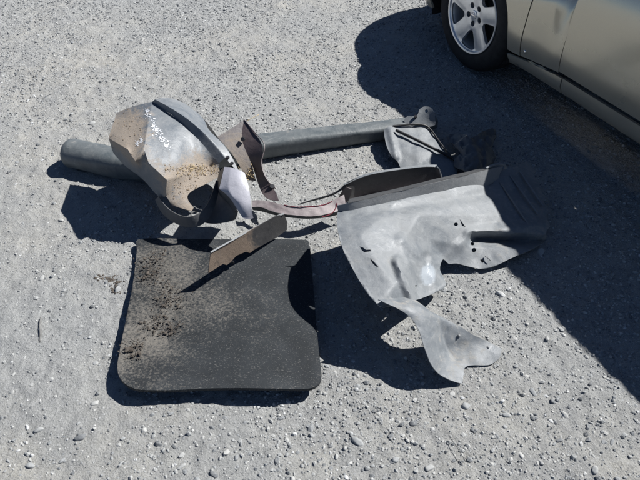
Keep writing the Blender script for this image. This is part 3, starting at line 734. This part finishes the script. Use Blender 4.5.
o = mk('mud_crumbs', np.concatenate(VV), np.concatenate(FF), plain('tan_soil', (.27, .215, .16), .95, var=.4, scale=100, spec=.1), guard, smooth=False); o['kind'] = 'stuff'
g_ = random.Random(4); fl_pts = []
for (x0, y0), (x1, y1), n, sp in (((146, 109), (148.5, 117), 50, 1.5), ((153, 121), (156, 130), 45, 1.4), ((156, 130), (163, 141), 80, 1.9), ((136, 142), (142, 143), 30, 1.5), ((141, 141), (143, 138), 14, .9), ((165, 142), (170, 148), 20, 2)):
    for _ in range(n):
        t = g_.random(); fl_pts.append((x0 + (x1 - x0) * t + g_.gauss(0, sp), y0 + (y1 - y0) * t + g_.gauss(0, sp)))
VV = []; FF = []; b_ = 0
for p, nrm in on(shell, fl_pts):
    if nrm.z < 0: nrm = -nrm
    q = nrm.to_track_quat('Z', 'Y'); k = g_.randint(5, 8); rs = .22 + g_.expovariate(3.6)
    for i in range(k):
        a = 6.28 * i / k; r = .0042 * rs * g_.uniform(.5, 1.1); VV.append(tuple(p + nrm * .0012 + q @ Vector((r * math.cos(a), r * 1.3 * math.sin(a), 0))))
    FF.append(tuple(range(b_, b_ + k))); b_ += k
o = mk('white_specks', VV, FF, plain('white_speck', (.75, .77, .80), .35, var=.1), guard, smooth=False); solid(o, .0006, 0); o['kind'] = 'stuff'  # small white specks laid flat on the shell
# pale folded bracket
q0 = at(236, 220)
pale = thing('pale_bracket', 'small shiny lavender grey folded bracket leaning against the muddy splash guard', 'bracket', (q0.x, q0.y, 0))
V = {}
rows = [[(224.5, 167, .29), (231, 167.5, .295), (238, 170, .292), (244.5, 173, .28)], [(222.5, 177, .275), (229, 179, .28), (239, 182, .278), (248.5, 185, .262)], [(219.5, 189, .25), (228, 192, .255), (240, 195, .25), (250.5, 198, .235)], [(230, 196, .235), (236, 201, .235), (245, 205, .225), (251.5, 208, .21)], [(237, 209, .205), (241, 212, .20), (247, 213.5, .195), (252.5, 214.5, .18)], [(243, 218, .175), (246, 219, .17), (250, 219, .165), (253.5, 218, .16)]]
for r, row in enumerate(rows):
    for i, q in enumerate(row): V[f'{r}{i}'] = q
F = [[f'{r}{i}', f'{r + 1}{i}', f'{r + 1}{i + 1}', f'{r}{i + 1}'] for r in range(5) for i in range(3)]
cage('bracket_face', V, F, M['pale'], pale, levels=3, crump=.001, crease=['01 11 21 31', '00 10 20 30 40 50', '03 13 23 33 43 53', '00 01 02 03', '50 51 52 53'], corners='00 03 20 50 53')
strip('bracket_flange', [(224.5, 167, .288), (222.5, 177, .273), (219.5, 189, .248), (230, 196, .233), (237, 209, .203)], [(219, 172, .20), (217, 183, .17), (216, 195, .14), (225, 204, .10), (232, 215, .07)], M['flange'], pale, levels=2)

# ------------------------------------------------------------------ maroon arm
q0 = at(262, 200)
arm = thing('maroon_bracket', 'maroon edged sheet metal bracket standing up beside the pale bracket, pointed top', 'bracket', (q0.x, q0.y, 0))
V = dict(a=(217, 137, .235, .5), b=(231, 129, .25, .4), c=(244, 120, .265, .2), d=(240, 141, .215, .6), e=(228, 148, .205, .6), f=(250, 158, .16, .5), g=(240, 165, .145, .8), h=(256, 181, .09, .5), i=(246, 180, .09, .9))
cage('inner_face', V, [x.split() for x in ('a e d b', 'b d c', 'e g f d', 'g i h f')], M['mauve'], arm, levels=3, crump=.001, crease=['a b c d f h i g e a'])
V = dict(c=(244, 120, .265), d=(240, 141, .215), k=(254, 132, .245), j=(264.5, 145, .215), f=(250, 158, .16), m=(261, 163, .17), n=(254, 169, .12), o=(266, 179, .13), p=(258, 183, .085), q=(275, 189, .10), r=(264, 200, .085), s=(279, 201, .11))
cage('outer_face', V, [x.split() for x in ('c d k', 'd f j k', 'f n m j', 'n p o m', 'p r q o', 'r s q')], M['maroon'], arm, levels=3, crump=.001, crease=['c d f n p r s q o m j k c'])
tube('red_edge', [tuple(at(*x)) for x in ((244, 119.5, .268), (254, 131.5, .248), (264.5, 145, .218), (261.5, 163, .173), (266.5, 179, .133), (276, 189, .103))], .0022, M['maroon'], arm, seg=5)
p = at(243, 139, .225); V, F = tube_pts([tuple(p), tuple(p + Vector((0, -.012, .008)))], [.011, .009], seg=8); mk('bolt', V, F, M['bolt'], arm, smooth=False)
p = at(272, 187, .11); V, F = tube_pts([tuple(p), tuple(p + Vector((0.002, -.006, .01)))], [.013, .010], seg=8); mk('bolt', V, F, M['bolt'], arm, smooth=False)

# ------------------------------------------------------------------ rose strip and dark channel, one long bumper offcut
q0 = at(345, 205)
off = thing('bumper_offcut', 'long dark bumper offcut with a dusty rose red rimmed strip, behind the big grey liner', 'bumper piece', (q0.x, q0.y, 0))
strip('rose_strip', [(252, 201, .09), (262, 200, .10), (275, 203, .11), (290, 207, .105), (306, 207, .105), (320, 206, .10), (331, 202, .10), (344, 195, .11)],
      [(252, 207, .085), (262, 207, .09), (275, 213, .095), (290, 215, .09), (306, 217, .09), (322, 216, .085), (334, 213, .08), (346, 208, .08)], M['rosy'], off, levels=3, crump=.004, cf=16)
strip('under_lip', [(252, 207, .085), (262, 207, .09), (275, 213, .095), (290, 215, .09), (306, 217, .09), (322, 216, .085), (334, 213, .08), (346, 208, .08)],
      [(253, 210, .068), (263, 211, .07), (276, 216, .078), (291, 217.5, .075), (306, 219, .075), (322, 218, .07), (335, 216, .062), (347, 211, .062)], M['dark'], off, levels=2, crump=0)
tube('red_rim', [tuple(at(*x)) for x in ((284, 205, .108), (296, 207, .107), (310, 206.5, .107), (323, 205, .103), (332, 201.5, .103))], .0019, M['red'], off, seg=5)
tube('red_rim', [tuple(at(*x)) for x in ((322, 217, .086), (331, 214, .084), (336, 208, .09), (337, 203, .10))], .0019, M['red'], off, seg=5)
# upright dark channel
strip('channel_wall', [(342, 188, .11), (344.5, 184, .125), (349, 181, .135), (362, 176, .135), (380, 172, .135), (403, 169, .13), (425, 166, .12), (435, 166, .115), (439, 170, .10)],
      [(343, 203, .03), (345, 203, .03), (350, 201, .025), (364, 196, .02), (383, 193, .02), (404, 190, .02), (426, 187, .02), (437, 186, .02), (442, 183, .02)], M['dark'], off, levels=3, crump=.0015)
strip('channel_rim', [(343, 184, .125), (362, 174.5, .137), (380, 170.5, .137), (403, 167.5, .132), (425, 164.5, .122), (437, 165, .112)], [(345, 185, .125), (362, 176.5, .137), (380, 172.5, .137), (403, 169.5, .132), (425, 166.5, .122), (435, 167, .112)], M['liner'], off, levels=2, crump=0)
tube('channel_edge', [tuple(at(*x)) for x in ((436, 166, .115), (439.5, 170, .10), (441.5, 177, .06), (443, 183, .025))], .003, M['liner'], off, seg=5)
strip('channel_floor', [(350, 199, .02), (364, 196, .02), (383, 193, .02), (404, 190, .02), (426, 187, .02), (441, 184, .02)], [(352, 203, .035), (366, 200, .035), (384, 196.5, .035), (405, 193, .035), (427, 190, .035), (443, 187, .035)], M['rosy'], off, levels=2, crump=.003, cf=20)
tube('edge_strip', [tuple(at(*x)) for x in ((298, 204.5, .02), (312, 200.5, .04), (328, 196, .07), (338, 191.5, .09), (344, 187, .11))], [.002, .004, .005, .005, .005], M['dark'], off, seg=6)
cage('corner_tab', dict(a=(338, 196, .07), b=(346, 187, .12), c=(352, 189, .11), d=(350, 199, .05), e=(343, 206, .03), f=(337, 205, .03)), [['a', 'f', 'e', 'd'], ['a', 'd', 'c', 'b']], M['maroon'], off, levels=2, crump=.002)

# ------------------------------------------------------------------ tan plate on the mat
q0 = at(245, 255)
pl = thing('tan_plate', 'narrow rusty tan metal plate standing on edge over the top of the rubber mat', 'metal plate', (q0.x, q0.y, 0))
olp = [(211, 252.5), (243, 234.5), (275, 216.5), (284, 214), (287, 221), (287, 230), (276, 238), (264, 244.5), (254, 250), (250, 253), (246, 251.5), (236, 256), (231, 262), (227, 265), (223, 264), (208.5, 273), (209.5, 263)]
sheet('plate_face', olp, [(211, 253, .195), (243, 235, .175), (284, 214, .14), (208, 273, .115), (231, 262, .085), (254, 250, .07), (287, 230, .045)], M['tan'], pl, smooth_out=0, step=2.2, crump=.0015, thick=.003, mud=[(208, 270, 1), (230, 255, 1), (215, 250, 1), (243, 246, .85), (252, 240, .45), (262, 235, .1), (287, 220, 0), (275, 235, 0)])  # tan on the left; right half coloured dark in place of cast shade
strip('folded_edge', [(210.5, 251.5, .20), (243, 233.5, .18), (275, 215.5, .15), (284, 213, .145)], [(211, 253, .197), (243, 235, .177), (275, 217, .147), (284, 214.5, .142)], M['liner'], pl, levels=1, crump=0)
V, F = tube_pts([tuple(at(232, 261, .075)), tuple(at(233, 263, .062))], .006, seg=7); mk('bolt', V, F, M['bolt'], pl, smooth=False)

# ------------------------------------------------------------------ big grey liner
q0 = at(440, 250)
lin = thing('fender_liner', 'biggest scrap, broad dusty light grey plastic fender liner with slots and a torn curling tail', 'fender liner', (q0.x, q0.y, 0))
def hole(cx, cy, rx, ry, rot=0, n=9):
    t = np.linspace(0, 2 * math.pi, n, endpoint=False); x, y = rx * np.cos(t), ry * np.sin(t); c, s = math.cos(R(rot)), math.sin(R(rot))
    return np.stack([cx + x * c - y * s, cy + x * s + y * c], 1)
ol = [(338, 212), (349, 210.5), (366, 207), (400, 200), (440, 190.5), (470, 184), (489, 186), (497, 178), (505, 169), (515, 167), (524, 163), (529.5, 161), (531, 166), (536, 171), (533.5, 176), (539, 183), (540, 191), (546, 197), (543.5, 203), (549, 211), (546, 217), (550, 226), (546, 232), (546, 240), (533, 249), (519, 255), (508, 260), (500, 264), (490, 267.5), (481, 269), (474, 268), (466, 266), (457, 263.5), (449, 264), (444, 259.5), (441.5, 262), (440, 270), (444, 279), (446, 285), (441, 290), (430, 295), (417, 300), (408, 302), (399, 304), (390, 306.5), (382, 307), (376, 303), (366, 291), (357, 277), (349, 262), (342, 247), (337.5, 228)]
ck = [(338, 212, .25), (349, 210, .255), (366, 207, .255), (400, 200, .235), (440, 190.5, .18), (470, 184, .14), (489, 186, .105), (505, 169, .115), (530, 165, .09), (545, 199, .06), (549, 226, .045), (545, 240, .04), (519, 255, .045), (500, 264, .03), (481, 269, .02), (466, 266, .03), (449, 264, .05), (444, 259, .06), (440, 270, .07), (446, 285, .045), (430, 295, .09), (417, 300, .125), (399, 304, .17), (382, 307, .20), (376, 303, .21), (357, 277, .225), (342, 247, .26), (337, 228, .26),
      (372, 225, .265), (420, 215, .215), (375, 260, .245), (400, 245, .215), (455, 215, .15), (430, 240, .145), (460, 245, .085), (395, 285, .215), (418, 285, .115), (418, 262, .15), (391, 264, .215), (409, 262, .195), (414, 288, .15), (427, 274, .125), (432, 262, .11), (360, 235, .27), (388, 243, .235), (352, 222, .262), (500, 215, .085), (505, 240, .06), (480, 255, .04)]
fo = [((397, 262), (412, 300), .024, 7), ((425, 258), (429, 292), -.016, 7), ((474, 239), (548, 243), -.05, 8), ((470, 233), (545, 225), .012, 8), ((352, 216), (488, 194), -.008, 7), ((400, 240), (425, 262), .010, 8), ((440, 262), (470, 236), .008, 7)]
hl = [hole(456, 224.5, 2.1, 1.8), [(459.5, 219), (461, 221), (465.5, 227.5), (462, 226.5)], hole(472.5, 244, 2, 1.7), hole(474, 250.2, 2.3, 2.1), [(480, 260), (482.5, 259.5), (485, 262.5), (482, 263)], [(359.5, 246.5), (363, 247.5), (366, 250), (370.5, 249.8), (371, 251.5), (364, 252.5), (361.5, 250)], [(370, 258.5), (374, 262), (378.5, 267.5), (376, 267), (372, 263)], hole(416, 286, .9, .9)]
sheet('liner_shell', ol, ck, M['liner'], lin, holes=hl, folds=fo, step=2.1, thick=.003, crump=.0012, cf=7, seed=3, facet=.72, ridge=.0035, glint=(428, 275, 8.5),
      mud=[(340, 215, .2), (350, 240, .25), (400, 220, .1), (450, 210, .15), (500, 200, .3), (545, 230, .5), (480, 260, .25), (400, 290, .2), (380, 300, .2), (430, 280, 0), (430, 240, .1)])
# slot surrounds
for a, b, c, d in ((485, 256, 491, 261),):
    tube('slot_rib', [tuple(at(a, b, .265 if a < 400 else .045)), tuple(at((a + c) / 2, (b + d) / 2 - .3, .267 if a < 400 else .046)), tuple(at(c, d, .262 if a < 400 else .042))], .002, M['lip'], lin, seg=5)
# turned up lip along the back
strip('liner_lip', [(337, 205.5, .275), (348, 203.5, .285), (366, 199.5, .285), (400, 191, .275), (440, 181, .23), (470, 174.5, .185), (489, 169, .16), (503, 166, .145)],
      [(338.5, 214, .243), (349, 212.8, .247), (366, 209.5, .247), (400, 202.5, .226), (440, 193, .171), (470, 186.5, .131), (489, 188, .097), (497, 181, .102)], M['lip'], lin, levels=3, crump=.0015)
strip('lip_return', [(350, 199, .23), (366, 195.5, .235), (400, 188, .225), (440, 178, .18), (470, 171.5, .14), (488, 166, .12)], [(348, 203.2, .286), (366, 199.3, .286), (400, 190.8, .276), (440, 180.8, .231), (470, 174.3, .186), (489, 168.8, .161)], M['dark'], lin, levels=2, crump=.001)
tube('curled_edge', [tuple(at(*x)) for x in ((486, 168.5, .165), (492, 165.5, .165), (499, 164, .16), (504.5, 165, .15), (506, 168.5, .13))], .0055, M['liner'], lin, seg=8)
for a, b, c, d in ((510, 175, 538, 214), (520, 171, 543, 206), (500, 182, 528, 224)):
    tube('rib', [tuple(at(a, b, .108)), tuple(at((a + c) / 2, (b + d) / 2, .092)), tuple(at(c, d, .068))], .004, M['lip'], lin, seg=6)
# torn tail curling to the ground
V = {}
rows = [[(378, 300, .232), (389, 298, .205), (402, 296, .165), (411, 297, .135)],
        [(399, 309, .21), (407, 306, .215), (417, 304, .19), (424, 308, .15)],
        [(411, 317, .19), (420, 315, .19), (433, 312, .16), (444, 317, .12)],
        [(419, 330, .165), (428, 330, .155), (441, 324, .12), (453, 324, .09)],
        [(423.5, 348, .135), (433, 349, .115), (444, 342, .055), (463, 328, .07)],
        [(430, 364, .10), (440, 365, .07), (451, 357, .012), (473, 336, .05)],
        [(440, 376, .055), (449, 373, .035), (458, 364, .02), (488, 341, .022)],
        [(462, 384, .012), (463, 376, .012), (463, 366, .015), (502, 349, .012)]]
for r, row in enumerate(rows):
    for i, q in enumerate(row): V[f'{r}{i}'] = (*q, .35)
F = [[f'{r}{i}', f'{r + 1}{i}', f'{r + 1}{i + 1}', f'{r}{i + 1}'] for r in range(6) for i in range(3)]
F += [['60', '70', '71', '61'], ['61', '71', '72', '62']]
V['x1'] = (476, 365, .012, .3); V['x2'] = (490, 366.5, .012, .3); V['x3'] = (500, 358, .012, .3)
F += [['62', '72', 'x1', '63'], ['63', 'x1', 'x2'], ['63', 'x2', 'x3', '73']]
cage('torn_tail', V, F, M['liner'], lin, levels=4, crump=.004, cf=11, crease=['22 32 42 52 62', '00 10 20 30 40 50 60 70'], corners='70 73 x3')
for a, b in ((459, 336), (488, 347.5)):
    V, F = tube_pts([tuple(at(a, b, .058 if a < 470 else .012)), tuple(at(a, b, .066 if a < 470 else .021))], [.006, .005], seg=9); mk('rivet', V, F, M['lip'], lin)

# ------------------------------------------------------------------ pale shield half in the car's shade
q0 = at(420, 155)
shd = thing('plastic_shield', 'pale rounded plastic shield half in the shadow of the car, crossed by black rods', 'shield', (q0.x, q0.y, 0))
sheet('shield_sheet', [(384, 133), (386, 129), (391, 126.5), (402, 125), (415, 125), (427, 126), (431, 130), (440, 143), (449, 156), (457, 168), (455, 178), (442, 184), (425, 184), (408, 178), (401, 169), (398, 162), (392, 157.5), (387, 147)],
      [(384, 133, .075), (402, 125, .075), (428, 126, .05), (392, 157, .045), (400, 168, .02), (457, 170, .012), (442, 183, .012), (415, 150, .05), (436, 150, .03)], M['liner'], shd, step=2.3, crump=.003, folds=[((390, 130), (396, 157), .012, 5)], facet=.5, ridge=.008)
tube('black_rod', [tuple(at(*x)) for x in ((396, 130, .09), (415, 139, .075), (435, 149, .05), (453, 158, .03))], .0075, M['hose'], shd, seg=7)
tube('black_rod', [tuple(at(*x)) for x in ((393, 126, .085), (410, 124.5, .085), (424, 125, .07), (431, 130, .055), (441, 144, .04), (454, 160, .03))], .005, M['hose'], shd, seg=7)
q0 = at(474, 156)
blk = thing('torn_dark_plastic', 'crumpled torn dark plastic lying in the car shadow beside the pale shield', 'plastic scrap', (q0.x, q0.y, 0))
sheet('torn_sheet', [(446, 136), (455, 133), (462, 133), (470, 140), (478, 135), (487, 130), (495, 128), (497, 138), (492, 147), (497, 158), (488, 166), (480, 177), (468, 174), (458, 170), (453, 160), (460, 150), (450, 143)],
      [(446, 136, .03), (470, 140, .09), (495, 128, .04), (497, 158, .03), (480, 177, .05), (458, 170, .04), (472, 156, .10), (453, 160, .03)], M['flange'], blk, step=1.8, crump=.022, cf=26, smooth_out=2, jag=.6)

# ------------------------------------------------------------------ small litter
def straw(name, segs, rad, m, label, cat, kind=None, surveyed=True):
    VV = []; FF = []; b = 0
    for s in segs:
        V, F = tube_pts([tuple(at(*x)) if surveyed else tuple(x) for x in s], rad, seg=4, sub=3); VV += list(V); FF += [tuple(i + b for i in f) for f in F]; b += len(V)
    o = mk(name, VV, FF, m); tag(o, label, cat, kind=kind); return o
segs = []
for j in range(80):
    x, y = random.gauss(250, 3.5), random.gauss(167, 6); a = random.uniform(0, 6.28); L = random.uniform(2, 6); k = random.uniform(.08, .13)
    segs.append([(x, y, k), (x + L * .5 * math.cos(a), y + L * .4 * math.sin(a), k + .01), (x + L * math.cos(a), y + L * .8 * math.sin(a), k + random.uniform(-.01, .015))])
straw('straw', segs, .0011, M['straw'], 'tuft of dry straw caught between the maroon and pale brackets', 'straw', 'stuff')
straw('straw_stalk', [[(246, 121.5, .25), (252, 118, .26), (259, 114.5, .265)]], .0016, M['straw'], 'single dry straw stalk sticking out from the tip of the maroon bracket', 'straw')
segs = []; bpy.context.view_layer.update()
for p, nrm in on(shell, [(random.gauss(193, 11), random.gauss(170.5, 3)) for _ in range(80)]):
    a = random.uniform(0, 6.28); L = random.uniform(.010, .03); d = Vector((math.cos(a), math.sin(a), 0)); d -= nrm * d.dot(nrm); nn = nrm if nrm.z > 0 else -nrm
    segs.append([tuple(p + nn * .002), tuple(p + d * L * .5 + nn * .005), tuple(p + d * L + nn * .002)])
straw('chaff', segs, .0006, M['straw'], 'scattered straw chaff on the muddy fold of the splash guard', 'straw', 'stuff', False)
straw('stick', [[(41, 317, .012), (40, 325, .012), (40.5, 334, .012), (40, 342, .01)]], [.003, .005, .0045, .003], M['twig'], 'dark grey upright pointing stick lying on gravel left of the mat', 'stick')
straw('twig', [[(450, 437, .01), (457, 447, .014), (466, 462, .01)]], .0014, M['twig'], 'thin crooked brown twig on the gravel at the bottom right of the tail', 'twig')
clods = [(160, 257, .05), (152, 270, .05), (147, 278, .05), (170, 288, .052), (163, 300, .05), (158, 318, .052), (171, 327, .054), (150, 262, .05), (137, 345, .06), (131, 353, .06), (150, 330, .055), (176, 300, .05)]
crumbs('soil_crumbs', clods, M['soil'], 1500, .0021, None, 'dark soil crumbs scattered over the left side of the rubber mat', 6.5, 4, 'soil')
crumbs('soil_clump', [(102, 279, .006), (110, 280, .006), (118, 280, .006), (116, 290, .006)], M['soil'], 150, .0052, None, 'small heap of dark soil on gravel just left of the mat', 3.2, 5, 'soil')
print('objects', len(bpy.data.objects), 'tris', sum(len(o.data.polygons) for o in bpy.data.objects if o.type == 'MESH'))
